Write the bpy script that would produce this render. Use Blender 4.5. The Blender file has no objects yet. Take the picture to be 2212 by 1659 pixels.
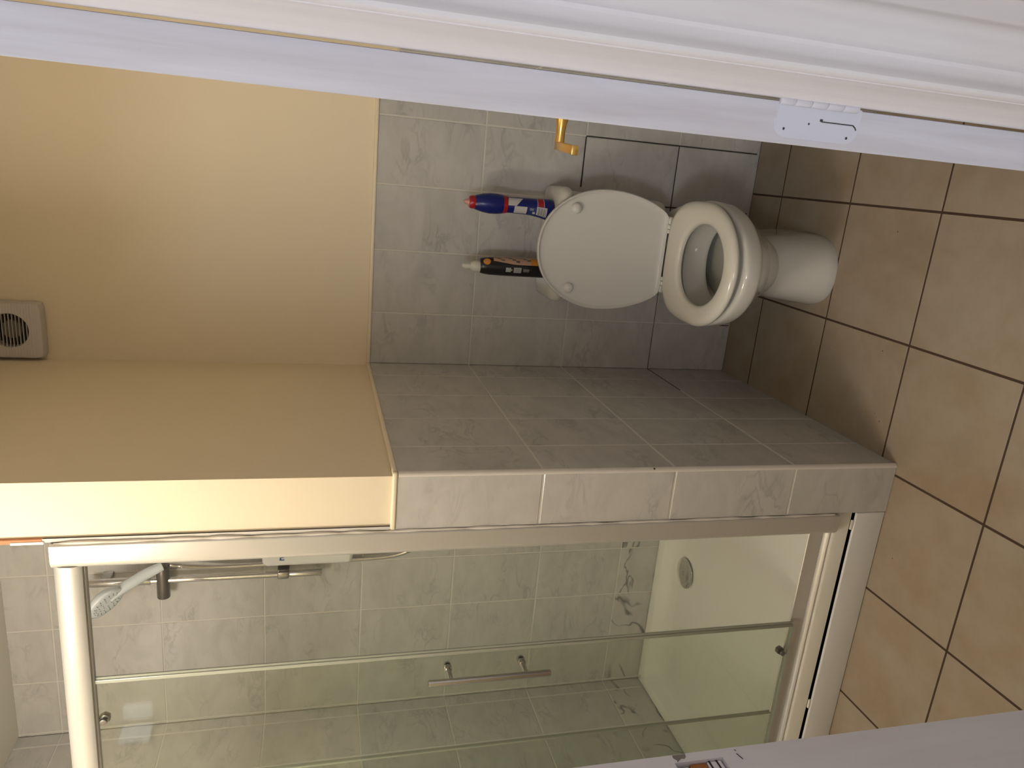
import bpy, bmesh, math, random
from mathutils import Vector, Matrix
random.seed(7)
SC = bpy.context.scene
COL = SC.collection

# ------------------------------------------------------------------ camera
cam_d = bpy.data.cameras.new('camera')
cam = bpy.data.objects.new('camera', cam_d); COL.objects.link(cam)
cam_d.sensor_fit = 'HORIZONTAL'; cam_d.sensor_width = 36.0; cam_d.lens = 26.009
cam_d.clip_start = 0.02; cam_d.clip_end = 50
CAM = Vector((0.64438, -2.36756, 1.46876))
RT = Vector((0.956687, 0.290787, 0.013901))      # right of the held-upright view
FW = Vector((-0.277359, 0.924934, -0.25994))     # forward
UP = Vector((-0.088444, 0.244825, 0.965525))     # up of the held-upright view
M = Matrix.Identity(4)                            # the phone is turned a quarter: up points to the left of the frame
for i in range(3):
    M[i][0] = -UP[i]; M[i][1] = RT[i]; M[i][2] = -FW[i]; M[i][3] = CAM[i]
cam.matrix_world = M
SC.camera = cam

# ------------------------------------------------------------------ world, lights, exposure
w = bpy.data.worlds.new('world'); SC.world = w; w.use_nodes = True
w.node_tree.nodes['Background'].inputs[0].default_value = (0.5, 0.52, 0.6, 1)
w.node_tree.nodes['Background'].inputs[1].default_value = 0.02
SC.view_settings.view_transform = 'Standard'
SC.view_settings.look = 'None'
SC.view_settings.gamma = 1.0
SC.view_settings.exposure = 0.18
SC.view_settings.use_curve_mapping = False

def area(name, loc, size, power, col, rot=(0, 0, 0), shape='DISK'):
    l = bpy.data.lights.new(name, 'AREA'); l.shape = shape; l.size = size
    if shape == 'RECTANGLE': l.size_y = size
    l.energy = power; l.color = col
    o = bpy.data.objects.new(name, l); COL.objects.link(o); o.location = loc; o.rotation_euler = rot
    return o
def globe(name, loc, radius, power, col):
    l = bpy.data.lights.new(name, 'POINT'); l.shadow_soft_size = radius; l.energy = power; l.color = col
    o = bpy.data.objects.new(name, l); COL.objects.link(o); o.location = loc; return o
globe('bathroom_ceiling_light', (-0.50, -1.60, 2.26), 0.14, 22.0, (1.0, 0.965, 0.905))
globe('hall_pendant_light', (-0.15, -3.9, 2.08), 0.20, 49.0, (0.84, 0.905, 1.0))

# ------------------------------------------------------------------ helpers
def mat(name, base=(.8, .8, .8), rough=.5, metal=0.0, spec=.5, coat=0.0):
    m = bpy.data.materials.new(name); m.use_nodes = True
    b = m.node_tree.nodes['Principled BSDF']
    b.inputs['Base Color'].default_value = (*base, 1)
    b.inputs['Roughness'].default_value = rough
    b.inputs['Metallic'].default_value = metal
    b.inputs['Specular IOR Level'].default_value = spec
    b.inputs['Coat Weight'].default_value = coat
    return m

def nd(m, t, **kw):
    n = m.node_tree.nodes.new(t)
    for k, v in kw.items(): setattr(n, k, v)
    return n
def lk(m, a, b): m.node_tree.links.new(a, b)
def ramp(m, fac, stops):
    r = nd(m, 'ShaderNodeValToRGB')
    els = r.color_ramp.elements
    while len(els) < len(stops): els.new(0.5)
    for e, (p, c) in zip(els, stops):
        e.position = p; e.color = (*c, 1) if len(c) == 3 else c
    lk(m, fac, r.inputs[0]); return r
def mapping(m, scale=(1, 1, 1), rot=(0, 0, 0), offset_attr=None):
    tc = nd(m, 'ShaderNodeTexCoord'); mp = nd(m, 'ShaderNodeMapping')
    mp.inputs['Scale'].default_value = scale; mp.inputs['Rotation'].default_value = rot
    src = tc.outputs['Object']
    if offset_attr:
        at = nd(m, 'ShaderNodeAttribute', attribute_name=offset_attr)
        vm = nd(m, 'ShaderNodeVectorMath', operation='ADD')
        lk(m, src, vm.inputs[0]); lk(m, at.outputs['Color'], vm.inputs[1]); src = vm.outputs[0]
    lk(m, src, mp.inputs['Vector']); return mp.outputs[0]
def noise(m, vec, scale, detail=4, rough=.55, dist=0.0):
    n = nd(m, 'ShaderNodeTexNoise'); n.inputs['Scale'].default_value = scale
    n.inputs['Detail'].default_value = detail; n.inputs['Roughness'].default_value = rough
    n.inputs['Distortion'].default_value = dist
    lk(m, vec, n.inputs['Vector']); return n.outputs['Fac']
def mul(m, a, b, fac=1.0, mode='MULTIPLY'):
    n = nd(m, 'ShaderNodeMix', data_type='RGBA', blend_type=mode)
    n.inputs[0].default_value = fac
    lk(m, a, n.inputs[6]); lk(m, b, n.inputs[7]); return n.outputs[2]
def base_of(m): return m.node_tree.nodes['Principled BSDF'].inputs['Base Color']
def bump(m, fac, strength=.1, dist=.002):
    b = nd(m, 'ShaderNodeBump'); b.inputs['Strength'].default_value = strength; b.inputs['Distance'].default_value = dist
    lk(m, fac, b.inputs['Height']); lk(m, b.outputs[0], m.node_tree.nodes['Principled BSDF'].inputs['Normal'])

# --- materials
def paint(name, c, c2):
    m = mat(name, c, .55, spec=.3)
    v = mapping(m); r = ramp(m, noise(m, v, 3.0, 3), [(.3, c2), (.7, c)]); lk(m, r.outputs[0], base_of(m))
    bump(m, noise(m, v, 260, 2), .05, .001); return m
M_CREAM = paint('cream_wall_paint', (.86, .745, .555), (.84, .73, .54))
M_CEIL = paint('ceiling_paint', (.88, .84, .76), (.87, .83, .75))
M_HALL = paint('hall_wall_paint', (.60, .55, .50), (.58, .53, .48))

def marble(name, c, vein, vs, lo, hi, rough=.13, m0=.46, m1=.66):
    m = mat(name, c, rough, spec=.5)
    v = mapping(m, (1.0, 1.0, 2.1), (.5, .62, .5), 'tile_offset')
    cloud = ramp(m, noise(m, v, 7, 5, .6, .6), [(.32, tuple(x * .87 for x in c)), (.62, c)])
    n2 = noise(m, v, vs, 3, .55, .7)
    ab = nd(m, 'ShaderNodeMath', operation='SUBTRACT'); lk(m, n2, ab.inputs[0]); ab.inputs[1].default_value = .5
    aa = nd(m, 'ShaderNodeMath', operation='ABSOLUTE'); lk(m, ab.outputs[0], aa.inputs[0])
    vr = ramp(m, aa.outputs[0], [(lo, vein), (hi, (1, 1, 1))])
    msk = ramp(m, noise(m, v, 5, 2), [(m0, (0, 0, 0)), (m1, (1, 1, 1))])
    mx = nd(m, 'ShaderNodeMix', data_type='RGBA', blend_type='MULTIPLY')
    lk(m, msk.outputs[0], mx.inputs[0]); lk(m, cloud.outputs[0], mx.inputs[6]); lk(m, vr.outputs[0], mx.inputs[7])
    lk(m, mx.outputs[2], base_of(m))
    rr = nd(m, 'ShaderNodeMath', operation='MULTIPLY_ADD'); rr.inputs[1].default_value = .08; rr.inputs[2].default_value = rough
    lk(m, n2, rr.inputs[0]); lk(m, rr.outputs[0], m.node_tree.nodes['Principled BSDF'].inputs['Roughness'])
    return m
M_TILE = marble('grey_marble_tile', (.585, .565, .530), (.80, .80, .81), 9, 0.0, .05)
M_VEIN = marble('strong_vein_marble_tile', (.61, .585, .545), (.36, .36, .37), 2.6, 0.0, .022, .13, .40, .52)
M_GROUT = mat('pale_grout', (.66, .625, .565), .8)
M_DARKGROUT = mat('open_dark_joint', (.035, .028, .022), .9)

def floor_mat():
    m = mat('beige_floor_tile', (.5, .42, .3), .32, spec=.45)
    v = mapping(m, (1, 1, 1), (0, 0, 0), 'tile_offset')
    a = ramp(m, noise(m, v, 4.5, 5, .55, .5), [(.34, (.330, .252, .172)), (.5, (.362, .290, .213)), (.68, (.374, .313, .242))])
    b = ramp(m, noise(m, v, 16, 5, .6), [(.35, (.93, .92, .90)), (.6, (1, 1, 1))])
    lk(m, mul(m, a.outputs[0], b.outputs[0]), base_of(m)); return m
M_FLOOR = floor_mat()
M_FGROUT = mat('brown_floor_grout', (.065, .035, .02), .9)
M_CERAMIC = mat('white_glazed_ceramic', (.62, .59, .53), .09, spec=.6, coat=.3)
M_SEAT = mat('white_seat_plastic', (.68, .645, .56), .16, spec=.5)
M_LID = mat('white_lid_plastic', (.63, .605, .56), .30, spec=.5)
M_HEAD = mat('pale_blue_white_plastic', (.78, .83, .86), .18)
M_WPLAS = mat('white_plastic', (.80, .79, .77), .25)
M_TRAY = mat('white_acrylic_tray', (.82, .79, .71), .22)
M_TRIM = mat('white_tile_trim', (.78, .73, .66), .30)
M_CAULK = mat('white_sealant', (.82, .77, .69), .5)
M_CREAMGL = mat('cream_gloss_edge', (.86, .76, .57), .35)
M_CHROME = mat('chrome', (.78, .76, .74), .10, 1.0)
M_SATIN = mat('brushed_steel', (.50, .485, .47), .20, 1.0)
M_ALU = mat('satin_silver_frame', (.60, .585, .55), .28, .45)
M_TRACK = mat('grey_track', (.40, .39, .37), .35, .4)
M_DARKMET = mat('dark_grey_metal', (.22, .20, .19), .35, .7)
M_BRASS = mat('brass', (.80, .52, .16), .26, 1.0)
M_DARK = mat('dark_void', (.02, .016, .013), .8)
M_SPOT = mat('dark_speck', (.05, .04, .045), .8)
M_BARE = mat('bare_plaster_strip', (.52, .23, .11), .8)
M_WOOD = mat('bare_orange_wood', (.36, .14, .035), .7)
M_STEELPL = mat('worn_grey_steel', (.30, .28, .25), .5, .6)
M_FANHUB = mat('fan_hub_grey', (.30, .26, .22), .5)
M_BLUE = mat('blue_bottle_plastic', (.004, .011, .14), .28)
M_RED = mat('red_plastic', (.36, .009, .014), .3)
M_PINK = mat('pink_nozzle', (.62, .30, .25), .35)
M_LABELW = mat('label_grey_white', (.52, .50, .48), .35)
M_LABELD = mat('label_navy', (.03, .05, .17), .35)
M_BLACK = mat('black_bottle_plastic', (.012, .010, .012), .25)
M_NOZW = mat('nozzle_white', (.66, .64, .55), .4)
M_ORANGE = mat('label_orange', (.60, .24, .03), .4)
M_PEACH = mat('label_peach', (.50, .30, .20), .4)
M_GREENW = mat('label_green_white', (.30, .38, .33), .4)
M_BAR = mat('bar_code_dark', (.10, .10, .10), .5)
M_BLUEM = mat('blue_mark', (.05, .09, .30), .4)
M_RUB = mat('grey_nozzle_rubber', (.16, .17, .17), .6)

def gloss_paint(name, c, streak):
    m = mat(name, c, .42, spec=.4)
    v = mapping(m, (26, 26, 1.6), (0.12, 0.05, 0))
    n = noise(m, v, 1.6, 5, .6, .3)
    r = ramp(m, n, [(.32, streak), (.62, c)])
    v2 = mapping(m, (9, 9, 2.2)); n2 = noise(m, v2, 1.0, 3, .5, .8)
    r2 = ramp(m, n2, [(.38, (.97, .95, .93)), (.62, (1, 1, 1))])
    lk(m, mul(m, r.outputs[0], r2.outputs[0]), base_of(m)); bump(m, n, .12, .0012); return m
M_DOORP = gloss_paint('white_gloss_door_paint', (.70, .70, .78), (.57, .56, .62))
M_FRAME = gloss_paint('white_frame_paint', (.80, .79, .84), (.76, .745, .80))
M_HINGEP = mat('painted_over_hinge', (.655, .675, .775), .35)

def glass():
    m = bpy.data.materials.new('green_tinted_glass'); m.use_nodes = True
    nt = m.node_tree; nt.nodes.clear()
    out = nt.nodes.new('ShaderNodeOutputMaterial'); mx = nt.nodes.new('ShaderNodeMixShader')
    tr = nt.nodes.new('ShaderNodeBsdfTransparent'); gl = nt.nodes.new('ShaderNodeBsdfGlossy')
    fr = nt.nodes.new('ShaderNodeLayerWeight')
    tr.inputs[0].default_value = (.94, .965, .935, 1); gl.inputs[0].default_value = (1, 1, 1, 1)
    gl.inputs['Roughness'].default_value = .015
    lw = fr; lw.inputs[0].default_value = .5      # facing = 1 - cos; Schlick reflectance from it
    pw = nt.nodes.new('ShaderNodeMath'); pw.operation = 'POWER'; pw.inputs[1].default_value = 5
    ma = nt.nodes.new('ShaderNodeMath'); ma.operation = 'MULTIPLY_ADD'; ma.inputs[1].default_value = .96; ma.inputs[2].default_value = .045
    nt.links.new(lw.outputs['Facing'], pw.inputs[0]); nt.links.new(pw.outputs[0], ma.inputs[0]); nt.links.new(ma.outputs[0], mx.inputs[0]); nt.links.new(tr.outputs[0], mx.inputs[1]); nt.links.new(gl.outputs[0], mx.inputs[2])
    nt.links.new(mx.outputs[0], out.inputs[0]); return m
M_GLASS = glass()
M_GEDGE = mat('glass_edge', (.25, .32, .26), .15)
M_SEAL = mat('clear_door_seal', (.33, .34, .28), .22)
M_WATER = mat('toilet_water', (.46, .45, .39), .06, spec=.6)

# --- mesh helpers
def sharpen(me, ang=35):
    bm = bmesh.new(); bm.from_mesh(me)
    for f in bm.faces: f.smooth = True
    a = math.radians(ang)
    for e in bm.edges:
        e.smooth = not (len(e.link_faces) != 2 or e.calc_face_angle(0) > a)
    bm.to_mesh(me); bm.free()
def obj(name, bm, mats, parent=None, ang=35, normals=True):
    if normals: bmesh.ops.recalc_face_normals(bm, faces=bm.faces)
    me = bpy.data.meshes.new(name); bm.to_mesh(me); bm.free()
    if not isinstance(mats, (list, tuple)): mats = [mats]
    for m in mats: me.materials.append(m)
    sharpen(me, ang)
    o = bpy.data.objects.new(name, me); COL.objects.link(o)
    if parent: o.parent = parent; o.matrix_parent_inverse = parent.matrix_world.inverted()
    return o
def tag(o, label, cat, group=None, kind=None):
    o['label'] = label; o['category'] = cat
    if group: o['group'] = group
    if kind: o['kind'] = kind
    return o
def struct(o, label, cat): return tag(o, label, cat, None, 'structure')
def thing(name, label, cat, loc, group=None):
    o = bpy.data.objects.new(name, None); COL.objects.link(o)
    o.matrix_world = Matrix.Translation(loc); o.empty_display_size = .05
    return tag(o, label, cat, group)
def box(bm, x0, x1, y0, y1, z0, z1, bev=0, seg=2, mi=0, mtx=None):
    r = bmesh.ops.create_cube(bm, size=1)
    vs = r['verts']
    for v in vs:
        v.co = Vector((x0 + (x1 - x0) * (v.co.x + .5), y0 + (y1 - y0) * (v.co.y + .5), z0 + (z1 - z0) * (v.co.z + .5)))
    fs = list({f for v in vs for f in v.link_faces})
    for f in fs: f.material_index = mi
    if bev:
        es = list({e for v in vs for e in v.link_edges})
        g = bmesh.ops.bevel(bm, geom=es, offset=bev, segments=seg, profile=.5, affect='EDGES')
        for f in g['faces']: f.material_index = mi
        vs = list({v for f in g['faces'] for v in f.verts} | {v for v in vs if v.is_valid})
    if mtx: bmesh.ops.transform(bm, matrix=mtx, verts=[v for v in vs if v.is_valid])
    return vs
def cyl(bm, p0, p1, r0, r1=None, n=24, cap=True, mi=0, bev=0):
    r1 = r0 if r1 is None else r1
    p0 = Vector(p0); p1 = Vector(p1); d = p1 - p0; q = d.to_track_quat('Z', 'Y').to_matrix()
    L = d.length
    prof = [(0, r0), (L, r1)] if not bev else [(0, r0 - bev), (bev * .3, r0 - bev * .3), (bev, r0), (L - bev, r1), (L - bev * .3, r1 - bev * .3), (L, r1 - bev)]
    rings = []
    for z, r in prof:
        rings.append([bm.verts.new(p0 + q @ Vector((r * math.cos(2 * math.pi * i / n), r * math.sin(2 * math.pi * i / n), z))) for i in range(n)])
    loft(bm, rings, mi, cap, cap)
def loft(bm, rings, mi=0, cap0=False, cap1=False, closed=True):
    n = len(rings[0])
    for a, b in zip(rings, rings[1:]):
        for i in range(n if closed else n - 1):
            f = bm.faces.new((a[i], a[(i + 1) % n], b[(i + 1) % n], b[i])); f.material_index = mi
    if cap0: bm.faces.new(rings[0][::-1]).material_index = mi
    if cap1: bm.faces.new(rings[-1]).material_index = mi
def tube(bm, pts, r, n=12, mi=0, cap=True, rf=None):
    pts = [Vector(p) for p in pts]; rings = []
    up = Vector((0, 0, 1)); prev = None
    for i, p in enumerate(pts):
        t = (pts[min(i + 1, len(pts) - 1)] - pts[max(i - 1, 0)]).normalized()
        if prev is None:
            a = t.orthogonal().normalized()
        else:
            a = (prev - t * prev.dot(t)).normalized()
        prev = a; b = t.cross(a); rr = r if rf is None else rf(i)
        rings.append([bm.verts.new(p + (a * math.cos(2 * math.pi * k / n) + b * math.sin(2 * math.pi * k / n)) * rr) for k in range(n)])
    loft(bm, rings, mi, cap, cap)
def spline(ctrl, n):
    ctrl = [Vector(c) for c in ctrl]; P = [ctrl[0] * 2 - ctrl[1]] + ctrl + [ctrl[-1] * 2 - ctrl[-2]]; out = []
    for i in range(1, len(P) - 2):
        for k in range(n):
            t = k / n; a, b, c, d = P[i - 1:i + 3]
            out.append(.5 * ((2 * b) + (c - a) * t + (2 * a - 5 * b + 4 * c - d) * t * t + (3 * b - a - 3 * c + d) * t ** 3))
    out.append(ctrl[-1]); return out
def lathe(bm, c, prof, n=32, sx=1, sy=1, mi=0, cap0=True, cap1=True, sh=lambda z: 0):
    rings = [[bm.verts.new(Vector(c) + Vector((sh(z) + r * sx * math.cos(2 * math.pi * i / n), r * sy * math.sin(2 * math.pi * i / n), z))) for i in range(n)] for z, r in prof]
    loft(bm, rings, mi, cap0, cap1)
def prism(bm, poly, axis, a, b, mi=0, cap=True):
    """poly: list of 2-D points; extruded along axis 'x','y' or 'z' from a to b"""
    def pt(u, v, t): return {'x': (t, u, v), 'y': (u, t, v), 'z': (u, v, t)}[axis]
    r0 = [bm.verts.new(pt(u, v, a)) for u, v in poly]; r1 = [bm.verts.new(pt(u, v, b)) for u, v in poly]
    loft(bm, [r0, r1], mi, cap, cap)

def tiles(bm, O, U, V, us, vs, g=.0045, th=.007, rec=.0012, mi_tile=1, mi_grout=0, bev=.0014, pick=None, lay=None, gu=None, skip=None):
    """tiled skin: O origin, U/V unit directions, us/vs joint positions. The grout face sits rec below the tile faces."""
    O = Vector(O); U = Vector(U); V = Vector(V); N = U.cross(V)
    gu = g if gu is None else gu
    def P(u, v, d): return bm.verts.new(O + U * u + V * v + N * d)
    u0, u1, v0, v1 = us[0], us[-1], vs[0], vs[-1]
    q = [P(u0, v0, -rec), P(u1, v0, -rec), P(u1, v1, -rec), P(u0, v1, -rec)]
    bm.faces.new(q).material_index = mi_grout
    b = [P(u0, v0, -th), P(u1, v0, -th), P(u1, v1, -th), P(u0, v1, -th)]
    for i in range(4):
        bm.faces.new((q[i], b[i], b[(i + 1) % 4], q[(i + 1) % 4])).material_index = mi_grout
    for i in range(len(us) - 1):
        for j in range(len(vs) - 1):
            if skip and skip(i, j): continue
            a0 = us[i] + (gu / 2 if i else 0); a1 = us[i + 1] - (gu / 2 if i < len(us) - 2 else 0)
            c0 = vs[j] + (g / 2 if j else 0); c1 = vs[j + 1] - (g / 2 if j < len(vs) - 2 else 0)
            if a1 - a0 < .004 or c1 - c0 < .004: continue
            off = (random.uniform(-9, 9), random.uniform(-9, 9), random.uniform(-9, 9), 1)
            lo = [P(a0, c0, -rec), P(a1, c0, -rec), P(a1, c1, -rec), P(a0, c1, -rec)]
            e = bev
            hi = [P(a0 + e, c0 + e, 0), P(a1 - e, c0 + e, 0), P(a1 - e, c1 - e, 0), P(a0 + e, c1 - e, 0)]
            fs = [bm.faces.new(hi)] + [bm.faces.new((lo[k], lo[(k + 1) % 4], hi[(k + 1) % 4], hi[k])) for k in range(4)]
            mi = pick(i, j) if pick else mi_tile
            for f in fs:
                f.material_index = mi; f[lay] = off
def newbm():
    bm = bmesh.new(); lay = bm.faces.layers.float_color.new('tile_offset'); return bm, lay

# ------------------------------------------------------------------ room dimensions
ZC = 2.41; XL = -1.335; XR = 0.88; YN = -0.8975; ND = 0.1358; YF = -1.772; YH = -1.90
ROW = [.30307 + .32921 * k for k in range(7)]        # wall tile joints
DADO = 1.2907
XO0, XO1 = 0.039, 0.7225                             # door opening
ROWS_D = [0, ROW[0], ROW[1], ROW[2], DADO]
ROWS_F = [0] + ROW[:6] + [ROW[6], ZC]

def clipgrid(start, step, lo, hi):
    out = [lo]; k = math.floor((lo - start) / step)
    while True:
        k += 1; x = start + step * k
        if x >= hi - .003: break
        if x > lo + .003: out.append(x)
    return out + [hi]

# back wall
bm, lay = newbm()
box(bm, XL - .1, XR + .1, .008, .1, 0, ZC, mi=2)
usT = [0.0, .16836, .36836, .56836, .76836, XR]
tiles(bm, (0, 0, 0), (1, 0, 0), (0, 0, 1), usT, ROWS_D, lay=lay, th=.010)
usS = clipgrid(-.726, .2, XL, -ND)
tiles(bm, (0, 0, 0), (1, 0, 0), (0, 0, 1), usS, ROWS_F, lay=lay, th=.010, pick=lambda i, j: 3 if j == 0 else 1)
# open joints of the boxed-in hatch right of the toilet
for (x0, x1, z0, z1) in ((.610, .7665, ROW[1] - .0018, ROW[1] + .0018), (.7665, .770, .01, ROW[1]),
                         (.0, .40, ROW[0] - .0008, ROW[0] + .0008), (.40, .7665, ROW[0] - .0014, ROW[0] + .0014), (.5664, .5700, .01, ROW[0] + .03), (.16686, .16986, .005, .045)):
    box(bm, x0, x1, -.0004, .001, z0, z1, mi=4)
struct(obj('wall_back', bm, [M_GROUT, M_TILE, M_CREAM, M_VEIN, M_DARKGROUT]), 'back wall, cream paint above grey marble tiles behind the toilet and shower', 'wall')

# partition between shower and toilet
bm, lay = newbm()
box(bm, -ND + .008, -.010, YN + .008, .009, 0, ZC, mi=2)
usP = [-YN - x for x in [-YN, -(0 - (-.74222)), ]]
yj = [-.14222 - .2 * k for k in range(4)]
us = [0.0] + [(-y) for y in [-0.14222, -0.34222, -0.54222, -0.74222]] + [-YN - .007]
# face towards the toilet (+x): U runs along +y so that U x V = +x
vals = sorted([-u for u in us])
tiles(bm, (0, 0, 0), (0, 1, 0), (0, 0, 1), vals, ROWS_D, lay=lay, th=.011)
tiles(bm, (0, YN, 0), (1, 0, 0), (0, 0, 1), [-ND + .002, -.007], ROWS_D, lay=lay, th=.009)
tiles(bm, (-ND, 0, 0), (0, -1, 0), (0, 0, 1), [0, .144, .344, .544, .744, -YN - .002], ROWS_F, lay=lay, th=.009, pick=lambda i, j: 3 if j == 0 else 1)
box(bm, -.001, .0004, -.26, -.001, ROW[0] - .0009, ROW[0] + .0009, mi=4)
struct(obj('wall_partition', bm, [M_GROUT, M_TILE, M_CREAM, M_VEIN, M_DARKGROUT]), 'partition wall end between shower and toilet, tiled below and cream above', 'wall')

# left wall (tiled in the shower, dado outside it)
bm, lay = newbm()
box(bm, XL - .1, XL - .008, YF - .13, .1, 0, ZC, mi=2)
tiles(bm, (XL, 0, 0), (0, 1, 0), (0, 0, 1), clipgrid(-.054, .2, YN, 0), ROWS_F, lay=lay, th=.010, pick=lambda i, j: 3 if j == 0 else 1)
tiles(bm, (XL, 0, 0), (0, 1, 0), (0, 0, 1), clipgrid(-.054, .2, YF, YN), ROWS_D, lay=lay, th=.010)
struct(obj('wall_left', bm, [M_GROUT, M_TILE, M_CREAM, M_VEIN]), 'left wall of the shower in grey marble tiles', 'wall')

# right wall, front wall with the doorway
bm, lay = newbm()
box(bm, XR + .008, XR + .1, YF - .13, .1, 0, ZC, mi=2)
tiles(bm, (XR, 0, 0), (0, -1, 0), (0, 0, 1), clipgrid(.14, .2, 0, -YF), ROWS_D, lay=lay, th=.010)
struct(obj('wall_right', bm, [M_GROUT, M_TILE, M_CREAM]), 'right wall behind the open door', 'wall')
bm = bmesh.new()
box(bm, XL - .1, XO0 - .03, YH, YF, 0, ZC)
box(bm, XO1 + .03, XR + .1, YH, YF, 0, ZC)
box(bm, XO0 - .03, XO1 + .03, YH, YF, 2.03, ZC)
bm.normal_update()
for f in bm.faces:
    if f.calc_center_median().y > YF - .001: f.material_index = 1
struct(obj('wall_front', bm, [M_HALL, M_CREAM]), 'wall around the doorway, beige paint on the hall side', 'wall')

# floor
FX, FY, FT = .63688, -.17379, .33345
bm, lay = newbm()
box(bm, XL - .1, XR + .1, YH, .1, -.1, -.004, mi=0)
tiles(bm, (0, 0, 0), (1, 0, 0), (0, 1, 0), clipgrid(FX - FT * 6, FT, XL, XR), clipgrid(FY - FT * 6, FT, YH, 0), g=.0055, gu=.0062, th=.008, rec=.0004, bev=.0004, lay=lay)
# small specks of dirt
for (x, y, r) in ((.578, -.712, .0022), (.268, -.756, .002), (.085, -.802, .0018), (-.24, -.955, .0018), (.10, -.78, .0012)):
    cyl(bm, (x, y, -.0002), (x, y, .0006), r, r * .6, 8, mi=2)
struct(obj('floor', bm, [M_FGROUT, M_FLOOR, M_SPOT]), 'floor of beige stone tiles with brown grout', 'floor')
bm = bmesh.new(); box(bm, XL - .1, XR + .1, YH, .1, ZC, ZC + .1)
struct(obj('ceiling', bm, M_CEIL), 'off-white ceiling', 'ceiling')

# hall shell behind the viewer
bm = bmesh.new(); box(bm, -.9, 1.5, -5.0, YH, -.1, -.004); struct(obj('floor_hall', bm, M_FLOOR), 'hall floor before the doorway', 'floor')
bm = bmesh.new(); box(bm, -.9, 1.5, -5.0, YH, ZC, ZC + .1); struct(obj('ceiling_hall', bm, M_CEIL), 'hall ceiling before the doorway', 'ceiling')
bm = bmesh.new(); box(bm, -1.0, -.9, -5.0, YH, -.1, ZC); struct(obj('wall_hall_left', bm, M_HALL), 'left wall of the hall', 'wall')
bm = bmesh.new(); box(bm, 1.5, 1.6, -5.0, YH, -.1, ZC); box(bm, XR + .1, 1.6, YH, YF, -.1, ZC); struct(obj('wall_hall_right', bm, M_HALL), 'right wall of the hall', 'wall')
bm = bmesh.new(); box(bm, -1.0, 1.6, -5.1, -5.0, -.1, ZC); struct(obj('wall_hall_rear', bm, M_HALL), 'far wall of the hall behind the viewer', 'wall')

# ------------------------------------------------------------------ trims
def trim(name, bm, m, label): return struct(obj(name, bm, m), label, 'trim')
bm = bmesh.new()
box(bm, 0, XR, -.0055, .009, DADO - .001, DADO + .010, .003, 2)
trim('trim_1', bm, M_CREAMGL, 'cream edge along the top of the back wall tiles')
bm = bmesh.new()
box(bm, -.010, .0025, YN - .001, -.003, DADO - .001, DADO + .0105, .004, 3)
box(bm, -ND + .002, .0025, YN - .003, YN + .010, DADO - .001, DADO + .0105, .004, 3)
trim('trim_2', bm, M_CREAMGL, 'cream edge along the top of the partition tiles')
bm = bmesh.new()       # rounded white corner strip of the partition
prof = [(-.0085, YN - .0002)] + [(-.0075 + .009 * math.sin(a), YN + .0075 - .009 * math.cos(a)) for a in [math.pi / 2 * k / 8 for k in range(9)]] + [(.0012, YN + .0085), (-.006, YN + .006)]
prism(bm, prof, 'z', .001, DADO - .002)
cyl(bm, (.0005, YN - .0003, .690), (.0012, YN - .0012, .690), .0026, .002, 8, mi=1)
trim('trim_3', bm, [M_TRIM, M_SPOT], 'white rounded corner strip on the tiled partition edge')
bm = bmesh.new()       # sealant bead between wall end and shower post
pts = []
random.seed(3)
for k in range(60):
    z = .16 + (1.955 - .16) * k / 59
    pts.append((-ND - .002 + random.uniform(-.0012, .0012), YN - .001, z))
tube(bm, pts, .0045, 8, rf=lambda i: .0042 + .0012 * math.sin(i * 2.1) + .0006 * math.sin(i * 5.3))
trim('trim_4', bm, M_CAULK, 'ragged white sealant bead between wall end and shower frame')
bm = bmesh.new()
box(bm, -ND - .0005, -ND + .009, YN + .001, YN + .010, 1.975, ZC, .001, 1, mi=0)
box(bm, -ND - .002, -ND + .004, YN - .001, YN + .004, 1.972, 2.03, .001, 1, mi=1)
trim('trim_5', bm, [M_BARE, M_CAULK], 'bare orange strip at the wall edge above the shower frame')

# ------------------------------------------------------------------ door, linings, architraves
TH = math.radians(5.0)
LEAF = .680; THK = .034
A = Vector((.6864, -1.7705, 0))                    # front left corner of the open leaf (hinge edge)
door = bpy.data.objects.new('door_1', None); COL.objects.link(door); door.empty_display_size = .05
door.matrix_world = Matrix.Translation(A) @ Matrix.Rotation(-TH, 4, 'Z')
struct(door, 'white painted door opened inwards against the right wall, seen edge on', 'door')
DM = door.matrix_world.copy()
# local: +y runs from hinge edge to latch edge, +x through the thickness
def dobj(name, bm, m):
    bmesh.ops.transform(bm, matrix=DM, verts=bm.verts); return obj(name, bm, m, door)
bm = bmesh.new(); box(bm, 0, THK, 0, LEAF, .008, 1.975, .0014, 2)
dobj('leaf', bm, M_DOORP)
# painted-over hinge
bm = bmesh.new()
def rrect(x0, x1, z0, z1, r, n=6, r2=None):
    pts = []; r2 = r if r2 is None else r2
    for cx, cz, a0, rr in ((x1 - r2, z1 - r2, 0, r2), (x0 + r, z1 - r, 90, r), (x0 + r, z0 + r, 180, r), (x1 - r2, z0 + r2, 270, r2)):
        for k in range(n + 1):
            a = math.radians(a0 + 90 * k / n); pts.append((cx + rr * math.cos(a), cz + rr * math.sin(a)))
    return pts
prism(bm, rrect(.0055, .0345, 1.007, 1.090, .011, r2=.002), 'y', -.0009, .001)
hinge = dobj('hinge', bm, M_HINGEP); hinge['label'] = 'hinge thickly painted over in bluish white'
bm = bmesh.new()
for z0, z1 in ((1.013, 1.0285), (1.0290, 1.0445), (1.0450, 1.0605), (1.0610, 1.0765), (1.0770, 1.090)):
    cyl(bm, (THK + .0012, -.0010, z0), (THK + .0012, -.0010, z1), .0040, n=16, bev=.0006)
dobj('hinge_knuckle', bm, M_DOORP)
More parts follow.
